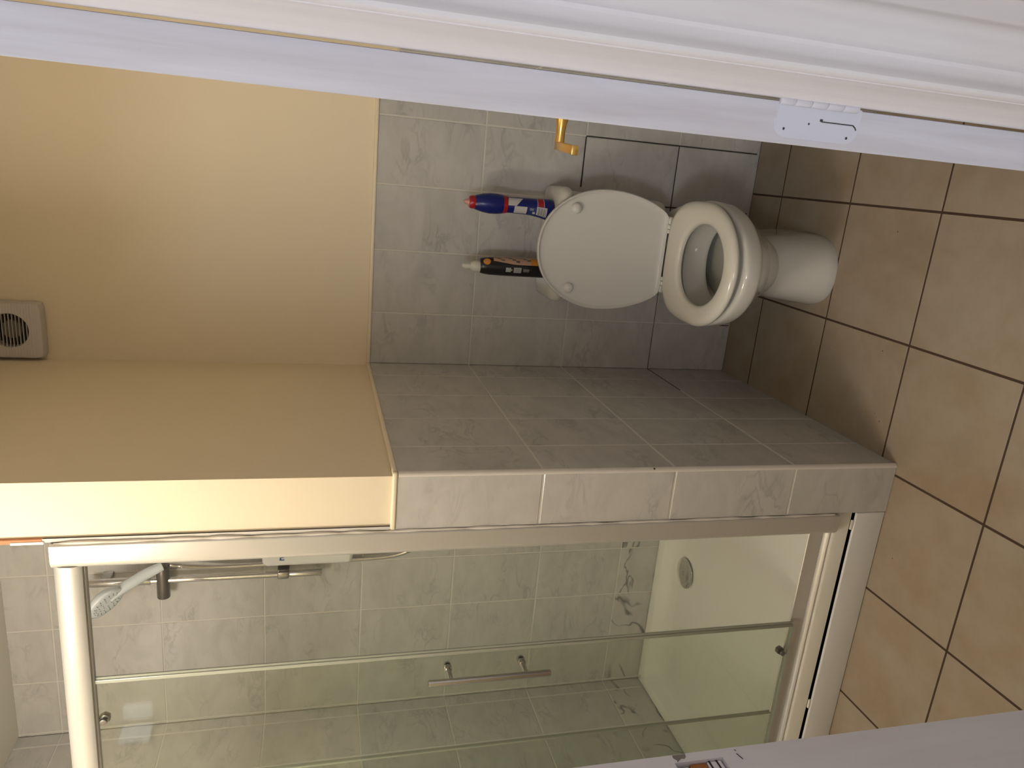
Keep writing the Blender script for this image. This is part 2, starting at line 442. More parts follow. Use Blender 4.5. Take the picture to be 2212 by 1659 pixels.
bm = bmesh.new()
for x, z, r in ((.0125, 1.081, .0016), (.0185, 1.0575, .0013), (.0105, 1.017, .0017)):
    cyl(bm, (x, -.0008, z), (x, -.0013, z), r * .8, r * .5, 10)
box(bm, .0210, .0219, -.00125, -.0006, 1.013, 1.046); box(bm, .0215, .0235, -.00125, -.0006, 1.0448, 1.0475)
tube(bm, [(.0214, -.0009, 1.0135), (.0196, -.0009, 1.0108), (.0178, -.0009, 1.0095)], .0006, 6)
dobj('hinge_screw', bm, M_SPOT)
# brass lever
SP = .620; ZL = 1.084
bm = bmesh.new(); box(bm, -.004, 0, SP - .02, SP + .02, ZL - .085, ZL + .085, .0018, 2)
dobj('handle_backplate', bm, M_BRASS)
bm = bmesh.new()
rings = []
n = 20
for x, r in ((-.003, .0125), (-.008, .0112), (-.018, .0085), (-.030, .0075), (-.040, .0078), (-.046, .0082)):
    rings.append([bm.verts.new((x, SP + r * math.cos(2 * math.pi * k / n), ZL + r * math.sin(2 * math.pi * k / n))) for k in range(n)])
loft(bm, rings, 0, True, True)
box(bm, -.0590, -.0455, SP - .083, SP + .010, ZL - .0050, ZL + .0050, .0015, 2)
box(bm, -.0595, -.0450, SP - .0850, SP - .079, ZL - .0058, ZL + .0052, .0012, 2)
dobj('door_handle', bm, M_BRASS)['label'] = 'brass lever handle'

# right lining (hinge side) with architrave
bm = bmesh.new()
box(bm, XO1, XO1 + .03, YH, YF, 0, 2.03, .001, 1)
trim('trim_6', bm, M_FRAME, 'white door lining on the hinge side')
bm = bmesh.new()
hp = [(0, 0), (0, .007), (.0012, .0098), (.0035, .0108), (.0060, .0098), (.0085, .0068), (.0120, .0050), (.0165, .0046), (.0190, .0062), (.0198, .0100),
      (.0215, .0118), (.0260, .0122), (.0300, .0134), (.0330, .0168), (.0365, .0192), (.0400, .0196), (.0430, .0184), (.0445, .0170), (.0460, .0166), (.0600, .0166), (.0618, .0150), (.0620, 0)]
prism(bm, [(XO1 + .0005 + a, YH - b) for a, b in hp], 'z', 0, 2.06)
trim('trim_7', bm, M_FRAME, 'moulded white architrave at the right of the doorway')
# left lining with strike plate mortise
my0, my1, mz0, mz1 = -1.812, -1.7835, 1.022, 1.081
bm = bmesh.new()
box(bm, XO0 - .03, XO0, my1, YF, 0, 2.03); box(bm, XO0 - .03, XO0, YH, my0, 0, 2.03)
box(bm, XO0 - .03, XO0, my0, my1, 0, mz0); box(bm, XO0 - .03, XO0, my0, my1, mz1, 2.03)
lin = trim('trim_8', bm, M_FRAME, 'white door lining on the latch side with a rough cut-out')
bm = bmesh.new()
box(bm, XO0 - .028, XO0 - .018, my0 + .0002, my1 - .0002, mz0 + .0002, mz1 - .0002, mi=0)
box(bm, XO0 - .0175, XO0 - .004, my0 + .001, my1 - .0004, 1.043, 1.0625, .0008, 1, mi=1)
box(bm, XO0 - .0175, XO0 - .003, my0 + .001, my1 - .0006, 1.0245, 1.042, .001, 1, mi=2)
box(bm, XO0 - .004, XO0 - .0022, my1 - .016, my1 - .0008, 1.0295, 1.0312, mi=0)
box(bm, XO0 - .004, XO0 - .0022, my1 - .016, my1 - .0008, 1.0385, 1.0402, mi=0)
box(bm, XO0 - .012, XO0 - .003, my0 + .003, my1 - .004, 1.0660, 1.0775, .001, 1, mi=2)
o = obj('latch_mortise', bm, [M_DARK, M_WOOD, M_FRAME], lin)
bm = bmesh.new()
prism(bm, [(YF - .0010, 1.0635), (YF - .0010, 1.079), (YF - .0045, 1.0795), (YF - .0085, 1.0765), (YF - .0110, 1.0775), (YF - .0065, 1.0705), (YF - .0075, 1.0670), (YF - .0048, 1.0640)], 'x', XO0 - .0004, XO0 + .0005)
o = obj('strike_plate', bm, M_STEELPL, lin); o['label'] = 'grey metal showing through scuffed white paint'
bm = bmesh.new()
tube(bm, [(XO0 + .0002, YF - .0095, 1.0035), (XO0 + .0002, YF - .0180, 1.0005)], .0006, 6)
tube(bm, [(XO0 + .0002, YF - .0035, 1.0030), (XO0 + .0002, YF - .0058, 1.0022)], .0005, 6)
obj('paint_crack', bm, M_SPOT, lin)
bm = bmesh.new()
prism(bm, [(XO0 - .0005 - a, YH - b) for a, b in hp], 'z', 0, 2.06)
trim('trim_9', bm, M_FRAME, 'moulded white architrave at the left of the doorway')
bm = bmesh.new(); box(bm, XO0, XO1, YH, YF, 2.0, 2.03); trim('trim_10', bm, M_FRAME, 'white head of the door lining')
bm = bmesh.new()
prism(bm, [(YH - b, 2.0 + a) for a, b in hp], 'x', XO0 - .062, XO1 + .062); trim('trim_11', bm, M_FRAME, 'moulded white architrave over the doorway')

# ------------------------------------------------------------------ shower tray and riser panel
tray = thing('shower_tray', 'low white shower tray inside the glass enclosure', 'shower tray', (-.74, -.45, 0))
TX0, TX1, TY0, TY1 = XL + .001, -ND - .001, -.888, -.001
ZR, ZB = .146, .098
bm = bmesh.new()
def rr(x0, x1, y0, y1, r, z, n=6):
    pts = []
    for cx, cy, a0 in ((x1 - r, y1 - r, 0), (x0 + r, y1 - r, 90), (x0 + r, y0 + r, 180), (x1 - r, y0 + r, 270)):
        for k in range(n + 1):
            a = math.radians(a0 + 90 * k / n); pts.append(bm.verts.new((cx + r * math.cos(a), cy + r * math.sin(a), z)))
    return pts
rings = [rr(TX0, TX1, TY0, TY1, .003, .097), rr(TX0, TX1, TY0, TY1, .003, ZR - .010), rr(TX0 + .002, TX1 - .002, TY0 + .003, TY1, .004, ZR - .003), rr(TX0 + .004, TX1 - .004, TY0 + .010, TY1 - .002, .006, ZR),
         rr(TX0 + .036, TX1 - .036, TY0 + .065, TY1 - .040, .030, ZR), rr(TX0 + .042, TX1 - .042, TY0 + .071, TY1 - .046, .034, ZR - .006),
         rr(TX0 + .055, TX1 - .055, TY0 + .085, TY1 - .060, .045, ZB + .012), rr(TX0 + .075, TX1 - .075, TY0 + .105, TY1 - .080, .055, ZB + .001), rr(TX0 + .13, TX1 - .13, TY0 + .16, TY1 - .135, .05, ZB - .002)]
loft(bm, rings, 0, True, True)
obj('basin', bm, M_TRAY, tray, 50)
bm = bmesh.new(); box(bm, TX0 + .02, TX1 - .02, TY0 + .03, TY1 - .02, 0, .088); obj('plinth', bm, M_DARK, tray)
dc = (-.755, -.152)
bm = bmesh.new()
lathe(bm, (dc[0], dc[1], ZB - .002), [(0, .046), (.002, .050)], 40, cap1=False)
lathe(bm, (dc[0], dc[1], ZB + .004), [(0, .056), (.0022, .0575), (.0044, .0565), (.0058, .052), (.0068, .035), (.0072, .012), (.0073, .001)], 48)
for k in range(6):
    a = 2 * math.pi * k / 6
    r_ = 0 if k == 5 else .0065
    cyl(bm, (dc[0] + r_ * math.cos(a), dc[1] + r_ * math.sin(a), ZB + .011), (dc[0] + r_ * math.cos(a), dc[1] + r_ * math.sin(a), ZB + .0116), .0011, n=8, mi=1)
o = obj('drain_cover', bm, [M_CHROME, M_DARK], tray); o['label'] = 'round chrome drain cover'
panel = thing('tray_riser_panel', 'grey-white riser panel on the floor in front of the shower tray', 'panel', (-.74, -.892, 0))
bm = bmesh.new(); box(bm, XL + .001, -ND - .0004, -.8965, -.8886, .001, .0890, .0025, 3); obj('board', bm, M_WPLAS, panel)
bm = bmesh.new()
bm.free()
for x in (-.172, -.735):
    bm = bmesh.new(); box(bm, x - .014, x + .014, -.8945, -.8885, .0888, .0968, .0020, 2); obj('spacer', bm, M_CAULK, panel)

# ------------------------------------------------------------------ shower enclosure
enc = thing('shower_enclosure', 'silver framed sliding glass shower enclosure left of the partition wall', 'shower enclosure', (-.74, -.875, ZR))
ZG0, ZG1 = .192, 1.915
bm = bmesh.new()
# header: rounded front
hpf = [(-.858, 1.919), (-.894, 1.9085)] + [(-.889 - .018 * math.cos(a), 1.933 + .0270 * math.sin(a)) for a in [math.radians(-62 + 124 * k / 10) for k in range(11)]] + [(-.889, 1.962), (-.858, 1.962)]
prism(bm, hpf, 'x', XL + .001, -.187)
obj('header_rail', bm, M_ALU, enc, 30)
bm = bmesh.new(); box(bm, XL + .03, -.19, -.889, -.875, 1.905, 1.912, .0015, 1)
obj('header_track', bm, M_TRACK, enc)
bm = bmesh.new()
spf = [(-.884, ZR), (-.886, ZR + .004), (-.880, ZR + .010), (-.873, ZR + .012), (-.871, ZR + .028), (-.869, ZR + .034), (-.868, ZR + .050), (-.8655, ZR + .0515), (-.863, ZR + .050), (-.857, ZR + .040), (-.855, ZR)]
prism(bm, spf, 'x', XL + .001, -.160)
obj('bottom_rail', bm, M_ALU, enc, 30)
def post(x0, x1, sgn):
    bm = bmesh.new()
    c = rrect(x0, x1, -.906, -.856, .016 if sgn > 0 else .004, 8, .004 if sgn > 0 else .016)
    prism(bm, c, 'z', ZR + .001, 1.962); return bm
obj('wall_post', post(-.1915, -ND - .0012, 1), M_ALU, enc, 30)
obj('wall_post', post(XL + .0012, XL + .048, -1), M_ALU, enc, 30)
def pane(bm, x0, x1, y, z0, z1, t=.006):
    vs = box(bm, x0, x1, y - t / 2, y + t / 2, z0, z1)
    for f in bm.faces:
        if abs(f.normal.y) < .5: f.material_index = 1
bm = bmesh.new(); pane(bm, XL + .045, -.772, -.8635, ZG0 - .005, ZG1); bm.normal_update()
def setedge(bm):
    bm.normal_update()
    for f in bm.faces: f.material_index = 1 if abs(f.normal.y) < .5 else 0
setedge(bm)
fp = obj('fixed_panel', bm, [M_GLASS, M_GEDGE], enc); fp['label'] = 'fixed green tinted glass pane'
bm = bmesh.new(); box(bm, -.7765, -.7705, -.8685, -.8585, ZG0, ZG1 - .02, .001, 1); obj('seal_strip', bm, M_SEAL, fp)
YS = -.8815
bm = bmesh.new(); pane(bm, -1.085, -.474, YS, ZG0 + .006, ZG1 - .004); setedge(bm)
sd = obj('sliding_door', bm, [M_GLASS, M_GEDGE], enc); sd['label'] = 'sliding green tinted glass pane, partly open'
bm = bmesh.new()
box(bm, -.4775, -.4685, YS - .0055, YS + .0055, ZG0 + .008, ZG1 - .006, .0016, 2, mi=0)
box(bm, -.4690, -.4630, YS - .0022, YS + .0022, ZG0 + .010, ZG1 - .008, .0010, 1, mi=0)
obj('edge_seal', bm, M_SEAL, sd)
bm = bmesh.new()
cyl(bm, (-.513, YS - .055, .9035), (-.513, YS - .055, 1.2005), .0078, n=24, bev=.001)
for z in (1.147, .963):
    cyl(bm, (-.513, YS - .052, z), (-.513, YS - .010, z), .0066, n=20)
    cyl(bm, (-.513, YS - .0125, z), (-.513, YS - .003, z), .0098, n=24, bev=.001)
    cyl(bm, (-.513, YS + .003, z), (-.513, YS + .008, z), .0098, n=24, bev=.001)
obj('door_handle', bm, M_SATIN, sd)['label'] = 'brushed steel bar handle'
for x, z in ((-.575, ZG1 - .020), (-.985, ZG1 - .020), (-.560, ZG0 + .022), (-.985, ZG0 + .022)):
    bm = bmesh.new()
    cyl(bm, (x, YS + .003, z), (x, YS + .016, z), .0115, n=6, bev=.0015)
    cyl(bm, (x, YS - .003, z), (x, YS - .008, z), .0075, n=16, bev=.001)
    obj('roller', bm, M_DARKMET, sd)

# ------------------------------------------------------------------ shower fittings on the back wall
rail = thing('shower_riser_rail', 'chrome riser rail on the tiled back wall of the shower', 'shower rail', (-.73, -.055, 1.43))
BX, BY = -.730, -.055
bm = bmesh.new()
cyl(bm, (BX, BY, 1.430), (BX, BY, 2.020), .0103, n=24)
cyl(bm, (BX, BY, 1.965), (BX, BY, 2.148), .0135, n=24, bev=.001)
cyl(bm, (BX, BY, 1.430), (BX, BY, 1.535), .0115, n=24, bev=.001)
obj('bar', bm, M_CHROME, rail)
bm = bmesh.new()
cyl(bm, (-.792, BY, 1.929), (-.682, BY, 1.929), .0200, n=28, bev=.002)
cyl(bm, (-.684, BY, 1.929), (-.664, BY - .02, 1.934), .0165, n=24, bev=.002)
obj('slider', bm, M_DARKMET, rail)
bm = bmesh.new()
box(bm, BX - .013, BX + .013, -.0685, -.041, 1.537, 1.575, .005, 3, mi=0); box(bm, BX - .009, BX + .012, -.043, -.0005, 1.537, 1.575, .002, 2, mi=1)
obj('wall_bracket', bm, [M_SATIN, M_DARKMET], rail)
bm = bmesh.new()
box(bm, BX - .010, BX + .010, -.046, -.0005, 2.085, 2.115, .002, 2)
obj('wall_bracket', bm, M_SATIN, rail)

head = thing('shower_handset', 'pale grey-white shower handset resting in the holder on the rail', 'shower head', (-.672, -.075, 1.935))
P0 = Vector((-.664, -.082, 1.925)); P1 = Vector((-.700, -.155, 2.035)); HC = Vector((-.722, -.180, 2.068))
fn = Vector((-.44, -.58, -.69)).normalized()          # direction the face points
bm = bmesh.new()
hp_ = spline([P0, P0.lerp(P1, .4) + Vector((0, .004, .004)), P1, HC + (P1 - HC) * .25], 6)
N_ = len(hp_) - 1
tube(bm, hp_, .013, 16, rf=lambda i: .0145 + .003 * math.sin(math.pi * min(1, i / N_ * 1.25)) - .003 * max(0, i / N_ - .7))
obj('handle', bm, M_HEAD, head)
bm = bmesh.new()
q = fn.to_track_quat('Z', 'Y').to_matrix().to_4x4(); q.translation = HC
lathe(bm, (0, 0, 0), [(-.026, .006), (-.025, .020), (-.019, .040), (-.008, .0515), (.000, .0555), (.005, .0560), (.008, .0545)], 40, cap1=False)
bmesh.ops.transform(bm, matrix=q, verts=bm.verts); obj('shell', bm, M_HEAD, head)
bm = bmesh.new()
lathe(bm, (0, 0, 0), [(.0070, .0545), (.0085, .0515), (.0095, .035), (.0098, .001)], 40)
bmesh.ops.transform(bm, matrix=q, verts=bm.verts); fp_ = obj('spray_face', bm, M_HEAD, head)
bm = bmesh.new()
for r_, n_ in ((.014, 6), (.026, 10), (.036, 16), (.042, 18)):
    for k in range(n_):
        a = 2 * math.pi * k / n_
        cyl(bm, (r_ * math.cos(a), r_ * math.sin(a), .009), (r_ * math.cos(a), r_ * math.sin(a), .0112), .0014, .001, 6)
bmesh.ops.transform(bm, matrix=q, verts=bm.verts); obj('spray_nozzles', bm, M_RUB, fp_)

unit = thing('electric_shower_unit', 'white electric shower box on the back wall partly behind the frame post', 'shower unit', (-.56, -.001, 1.33))
bm = bmesh.new(); box(bm, -.682, -.440, -.096, -.0008, 1.328, 1.622, .020, 5); obj('case', bm, M_WPLAS, unit)
bm = bmesh.new()
box(bm, -.655, -.6515, -.0972, -.0955, 1.551, 1.567); box(bm, -.6515, -.640, -.0972, -.0955, 1.561, 1.566); box(bm, -.646, -.6425, -.0972, -.0955, 1.553, 1.563); box(bm, -.637, -.633, -.0972, -.0955, 1.554, 1.566)
obj('logo_mark', bm, M_BLUEM, unit)['label'] = 'small blue printed mark'
bm = bmesh.new(); lathe(bm, (-.55, -.0972, 1.43), [(-.002, .036), (.002, .034)], 32)
bmesh.ops.rotate(bm, cent=(-.55, -.0972, 1.43), matrix=Matrix.Rotation(math.pi / 2, 3, 'X'), verts=bm.verts); obj('dial', bm, M_WPLAS, unit)
bm = bmesh.new(); cyl(bm, (-.485, -.05, 1.298), (-.485, -.05, 1.330), .012, n=20, bev=.001); obj('outlet', bm, M_CHROME, unit)

hose = bmesh.new()
ctrl = [(-.664, -.074, 1.905), (-.680, -.060, 1.86), (-.699, -.040, 1.76), (-.7045, -.030, 1.64), (-.7045, -.026, 1.50), (-.702, -.030, 1.38), (-.698, -.034, 1.28), (-.688, -.040, 1.19), (-.660, -.048, 1.125), (-.610, -.050, 1.085), (-.550, -.050, 1.095), (-.505, -.050, 1.16), (-.487, -.050, 1.24), (-.485, -.050, 1.300)]
pts = spline(ctrl, 34)
tube(hose, pts, .007, 10, rf=lambda i: .0088 if i % 2 else .0072)
tag(obj('shower_hose', hose, M_CHROME, None, 80), 'ribbed steel shower hose looping from handset to shower box', 'hose')

# ------------------------------------------------------------------ toilet
TXc = .432
toilet = thing('toilet', 'white close-coupled toilet with its lid raised against the back wall', 'toilet', (TXc, -.30, 0))
def egg(bm, z, yf, yb, hw, yc, nf=2.0, nb=2.4, N=72, xc=TXc, fz=None, tp=0):
    out = []
    for k in range(N):
        t = 2 * math.pi * k / N; c, s = math.cos(t), math.sin(t)
        nn = nb if s > 0 else nf; a = (yb - yc) if s > 0 else (yc - yf)
        x = hw * math.copysign(abs(c) ** (2 / nn), c); y = yc + a * math.copysign(abs(s) ** (2 / nn), s)
        if s > 0 and tp: x *= 1 - tp * min(1, (y - yc) / a) ** 1.5
        out.append(bm.verts.new((xc + x, y, z if fz is None else fz(x, y))))
    return out
bm = bmesh.new()
R_ = [  # z, front, back, half width, widest y, exponents
    (.000, -.512, -.085, .107, -.36, 2.5, 4), (.006, -.513, -.085, .108, -.36, 2.5, 4), (.030, -.509, -.085, .105, -.36, 2.5, 4), (.090, -.497, -.085, .098, -.36, 2.4, 4), (.150, -.486, -.085, .092, -.36, 2.3, 4),
    (.185, -.487, -.080, .092, -.36, 2.2, 4), (.210, -.503, -.070, .100, -.37, 2.1, 4), (.240, -.536, -.060, .118, -.38, 2.05, 4), (.275, -.578, -.050, .140, -.39, 2.0, 4),
    (.300, -.606, -.045, .154, -.40, 2.0, 4), (.318, -.625, -.040, .1635, -.405, 2.0, 4), (.328, -.636, -.040, .169, -.405, 2.0, 4), (.333, -.643, -.040, .1725, -.41, 2.0, 4), (.339, -.650, -.040, .1755, -.41, 2.0, 4), (.348, -.654, -.040, .177, -.41, 2.0, 4), (.374, -.656, -.040, .178, -.41, 2.0, 4),
    (.382, -.655, -.041, .1775, -.41, 2.0, 4), (.387, -.650, -.045, .174, -.41, 2.0, 4), (.3885, -.640, -.055, .166, -.41, 2.0, 4),
    (.3895, -.606, -.314, .130, -.46, 2.0, 2.2), (.385, -.602, -.310, .130, -.46, 2.0, 2.2), (.365, -.600, -.300, .132, -.45, 2.0, 2.2),
    (.335, -.596, -.292, .132, -.44, 2.0, 2.1), (.310, -.584, -.290, .128, -.43, 2.0, 2.1), (.301, -.578, -.291, .126, -.43, 2.0, 2.1), (.298, -.576, -.288, .126, -.43, 2.0, 2.1), (.294, -.573, -.276, .124, -.43, 2.0, 2.1), (.270, -.556, -.225, .118, -.43, 2.0, 2.1), (.225, -.52, -.180, .100, -.42, 2, 2.1), (.180, -.49, -.180, .080, -.40, 2, 2.1), (.150, -.46, -.22, .05, -.38, 2, 2.1)]
rings = [egg(bm, z, yf, yb, hw, yc, nf, nb, tp=.40 if nb == 4 and z > .2 else 0) for z, yf, yb, hw, yc, nf, nb in R_]
loft(bm, rings, 0, True, True)
pan = obj('pan', bm, M_CERAMIC, toilet, 60)
bm = bmesh.new(); r0 = egg(bm, .268, -.554, -.222, .1165, -.43, 2, 2.1); bm.faces.new(r0)
obj('water', bm, M_WATER, pan)
bm = bmesh.new()
cyl(bm, (.5285, -.375, .052), (.5325, -.376, .052), .005, .004, 12)
obj('fixing_hole', bm, M_SPOT, pan)
# cistern
def rbox(bm, x0, x1, y0, y1, r, z, n=6):
    pts = []
    for cx, cy, a0 in ((x1 - .004, y1 - .004, 0), (x0 + .004, y1 - .004, 90), (x0 + r, y0 + r, 180), (x1 - r, y0 + r, 270)):
        rad = .004 if a0 < 180 else r
        for k in range(n + 1):
            a = math.radians(a0 + 90 * k / n); pts.append(bm.verts.new((cx + rad * math.cos(a), cy + rad * math.sin(a), z)))
    return pts
bm = bmesh.new()
cs = [(.397, .150, -.165), (.402, .156, -.170), (.42, .158, -.172), (.56, .162, -.176), (.715, .167, -.180)]
loft(bm, [rbox(bm, TXc - h, TXc + h, y, -.002, .040, z) for z, h, y in cs], 0, True, True)
obj('cistern', bm, M_CERAMIC, toilet, 50)
bm = bmesh.new()
cs = [(.7155, .170, -.183, .042), (.719, .1755, -.1885, .046), (.728, .1770, -.1900, .047), (.737, .1758, -.189, .047), (.745, .1725, -.186, .046), (.7505, .1670, -.180, .044), (.7545, .1590, -.172, .040), (.7565, .148, -.161, .036), (.757, .132, -.145, .03)]
loft(bm, [rbox(bm, TXc - h, TXc + h, y, -.002 - (.009 if z > .752 else 0), r, z) for z, h, y, r in cs], 0, True, True)
obj('cistern_lid', bm, M_CERAMIC, toilet, 50)
bm = bmesh.new()
lathe(bm, (TXc - .004, -.098, .7555), [(0, .0265), (.006, .0265), (.010, .024), (.0105, .020), (.0085, .0195), (.0098, .010), (.0102, .001)], 32)
obj('flush_button', bm, M_SATIN, toilet)
# seat ring
bm = bmesh.new()
so = lambda z, d: egg(bm, z, -.648 + d, -.248 - d * .6, .1735 - d, -.455, 2.0, 3.6)
si = lambda z, d: egg(bm, z, -.590 - d, -.332 + d, .1135 + d, -.462, 2.0, 2.2)
loft(bm, [so(.4030, .014), so(.4025, .006), so(.4050, .0005), so(.411, -.0005), so(.418, .003), so(.4230, .010), so(.4252, .020), so(.4250, .030), si(.4225, .012), si(.4175, .003), si(.412, 0), si(.4045, .001), si(.4035, .004)], 0)
# close underside
bm.verts.ensure_lookup_table()
n_ = 72; first = bm.verts[0:n_]; last = bm.verts[-n_:]
for i in range(n_):
    bm.faces.new((first[i], last[i], last[(i + 1) % n_], first[(i + 1) % n_]))
seat = obj('seat', bm, M_SEAT, toilet, 60)
# raised lid
Lb = Vector((TXc, -.236, .418)); tilt = math.radians(5.2)
LM = Matrix.Translation(Lb) @ Matrix.Rotation(-tilt, 4, 'X')     # local: x across, z up along the lid, -y towards the viewer
def lidring(bm, d, y):
    out = []
    N = 80; zc = .198; up = .207; dn = .262; hw = .1815
    for k in range(N):
        t = 2 * math.pi * k / N; c, s = math.cos(t), math.sin(t)
        x = hw * c if s > 0 else hw * c
        z = zc + (up * s if s > 0 else dn * s)
        if s > 0: x = hw * math.copysign(abs(c) ** (.94), c)
        # inset by scaling about the centre
        fx = (hw - d) / hw; x *= fx; z = zc + (z - zc) * ((up - d) / up if s > 0 else 1)
        zmin = .002 + d * .9; q_ = (z - zmin) / .007
        z = zmin + .007 * (math.log1p(math.exp(q_)) if q_ < 30 else q_)
        out.append(bm.verts.new((x, y, z)))
    return out
bm = bmesh.new()
prof = [(.012, .010), (.004, .009), (.0005, .004), (0, -.004), (.0012, -.0095), (.0035, -.0112), (.0060, -.0100), (.0085, -.0055), (.0130, -.0035), (.030, -.0022), (.080, -.0005), (.13, .0004)]
loft(bm, [lidring(bm, d, y) for d, y in prof], 0, True, True)
bmesh.ops.transform(bm, matrix=LM, verts=bm.verts)
lid = obj('lid', bm, M_LID, toilet, 40); lid['label'] = 'raised white toilet lid'
for x, z in ((.119, .296), (-.121, .297)):
    bm = bmesh.new()
    rings = []
    for y, r in ((-.001, .0175), (-.008, .0165), (-.013, .0140), (-.0165, .008), (-.017, .001)):
        rings.append([bm.verts.new((x + r * math.cos(2 * math.pi * k / 20), y, z + r * math.sin(2 * math.pi * k / 20))) for k in range(20)])
    loft(bm, rings, 0, True, True)
    bmesh.ops.transform(bm, matrix=LM, verts=bm.verts); obj('lid_buffer', bm, M_LID, lid)
for sx in (1, -1):
    bm = bmesh.new()
    x0 = TXc + sx * .067; 
    cyl(bm, (x0, -.243, .4155), (x0 + sx * .012, -.243, .4155), .0085, n=18, bev=.001)
    cyl(bm, (x0 + sx * .0135, -.243, .4155), (x0 + sx * .026, -.243, .4155), .0090, n=18, bev=.001)
    box(bm, min(x0 + sx * .026, x0 + sx * .050), max(x0 + sx * .026, x0 + sx * .050), -.250, -.232, .4085, .4235, .005, 3)
    box(bm, x0 - .006 + sx * .006, x0 + .006 + sx * .006, -.246, -.232, .3955, .412, .002, 2)
    obj('hinge', bm, M_SEAT, toilet)

# ------------------------------------------------------------------ bottles on the cistern
ZT = .7576
def rad(prof, z):
    for (z0, r0), (z1, r1) in zip(prof, prof[1:]):
        if z0 <= z <= z1: return r0 + (r1 - r0) * (z - z0) / max(1e-6, z1 - z0)
    return prof[-1][1]
def patch(bm, c, prof, sx, sy, z0, z1, a0, a1, off=.0006, mi=0, na=10, nz=4, slant=0, sh=lambda z: 0):
    g = []
    for j in range(nz + 1):
        row = []
        for i in range(na + 1):
            a = math.radians(a0 + (a1 - a0) * i / na); z = z0 + (z1 - z0) * j / nz + slant * (i / na - .5)
            r = rad(prof, z) + off
            row.append(bm.verts.new((c[0] + sh(z) + r * sx * math.cos(a), c[1] + r * sy * math.sin(a), c[2] + z)))
        g.append(row)
    for j in range(nz):
        for i in range(na):
            bm.faces.new((g[j][i], g[j][i + 1], g[j + 1][i + 1], g[j + 1][i])).material_index = mi
# blue bottle
bc = (.540, -.108, ZT)
blue = thing('toilet_cleaner_bottle', 'blue toilet cleaner bottle with red collar and pink nozzle on the cistern', 'bottle', bc)
lean = lambda z: -.006 * max(0, 1 - max(0, z - .015) / .075) ** 1.5
bp = [(0, .026), (.003, .0315), (.012, .0325), (.026, .0312), (.042, .0282), (.070, .0258), (.100, .0248), (.140, .0242), (.150, .0240)]
bm = bmesh.new(); lathe(bm, bc, bp, 40, 1, 1, sh=lean); obj('body', bm, M_BLUE, blue)
bm = bmesh.new(); lathe(bm, bc, [(.146, .0244), (.147, .0262), (.160, .0280), (.1605, .025)], 40); obj('collar', bm, M_RED, blue)
bm = bmesh.new(); lathe(bm, bc, [(.158, .0275), (.163, .0288), (.180, .0308), (.200, .0308), (.222, .0275), (.243, .0215), (.246, .020)], 40); obj('cap', bm, M_BLUE, blue)
bm = bmesh.new(); lathe(bm, bc, [(.244, .0195), (.246, .0202), (.258, .0190), (.262, .0170), (.263, .010)], 32); obj('cap_ring', bm, M_RED, blue)
bm = bmesh.new(); lathe(bm, bc, [(.262, .0100), (.268, .0085), (.277, .0060), (.279, .003)], 24); obj('nozzle', bm, M_PINK, blue)
bm = bmesh.new()
patch(bm, bc, bp, 1, 1, .086, .126, -150, -92, mi=0, sh=lean)
patch(bm, bc, bp, 1, 1, .024, .056, -140, -82, mi=0, sh=lean)
for k in range(7):
    patch(bm, bc, bp, 1, 1, .0275 + k * .0038, .0287 + k * .0038 + (.0007 if k % 2 else 0), -136, -88, off=.0010, mi=3, nz=1, sh=lean)
patch(bm, bc, bp, 1, 1, .034, .053, -80, -20, mi=1, sh=lean)
patch(bm, bc, bp, 1, 1, .0325, .034, -80, -20, mi=0, nz=1, sh=lean); patch(bm, bc, bp, 1, 1, .053, .0545, -80, -20, mi=0, nz=1, sh=lean)
patch(bm, bc, bp, 1, 1, .058, .082, -150, -92, mi=2, sh=lean)
for k in range(4): patch(bm, bc, bp, 1, 1, .0655, .0775, -112 + k * 4, -110.5 + k * 4, off=.001, mi=0, na=1, sh=lean)
patch(bm, bc, bp, 1, 1, .060, .068, -136, -120, off=.001, mi=0, na=4, sh=lean)
# white swoosh on the right
g0 = []
for i in range(9):
    t = i / 8; a = math.radians(-90 + 60 * t); r = .0253
    zt_, zb_ = .148 - .004 * t, .120 - .022 * t
    g0.append((bm.verts.new((bc[0] + r * math.cos(a), bc[1] + r * math.sin(a), ZT + zb_)), bm.verts.new((bc[0] + r * math.cos(a), bc[1] + r * math.sin(a), ZT + zt_))))
for a, b in zip(g0, g0[1:]): bm.faces.new((a[0], b[0], b[1], a[1])).material_index = 0
obj('label_print', bm, [M_LABELW, M_RED, M_LABELD, M_BAR], blue, 35)
# black bottle
kc = (.350, -.105, ZT)
black = thing('drain_cleaner_bottle', 'black bottle with white nozzle and orange label on the cistern', 'bottle', kc)
kp = [(0, .0240), (.003, .0275), (.010, .0285), (.060, .0285), (.130, .0285), (.185, .0275), (.205, .0250), (.2135, .0225), (.215, .021)]
bm = bmesh.new(); lathe(bm, kc, kp, 40, 1, .85); obj('body', bm, M_BLACK, black)
bm = bmesh.new(); lathe(bm, (kc[0] - .004, kc[1], kc[2]), [(.2145, .0172), (.216, .0180), (.226, .0180), (.236, .0160), (.243, .0128), (.245, .0098), (.252, .0092), (.258, .0098), (.265, .0092), (.269, .006), (.2695, .002)], 32); obj('nozzle', bm, M_NOZW, black)
bm = bmesh.new()
patch(bm, kc, kp, 1, .85, .121, .134, -116, -88, mi=0); patch(bm, kc, kp, 1, .85, .1195, .121, -116, -88, mi=1, nz=1); patch(bm, kc, kp, 1, .85, .134, .1355, -116, -88, mi=1, nz=1)
patch(bm, kc, kp, 1, .85, .086, .110, -120, -86, mi=1)
for k in range(6): patch(bm, kc, kp, 1, .85, .0885 + k * .0034, .0898 + k * .0034 + (.0006 if k % 2 else 0), -118, -88, off=.001, mi=2, nz=1)
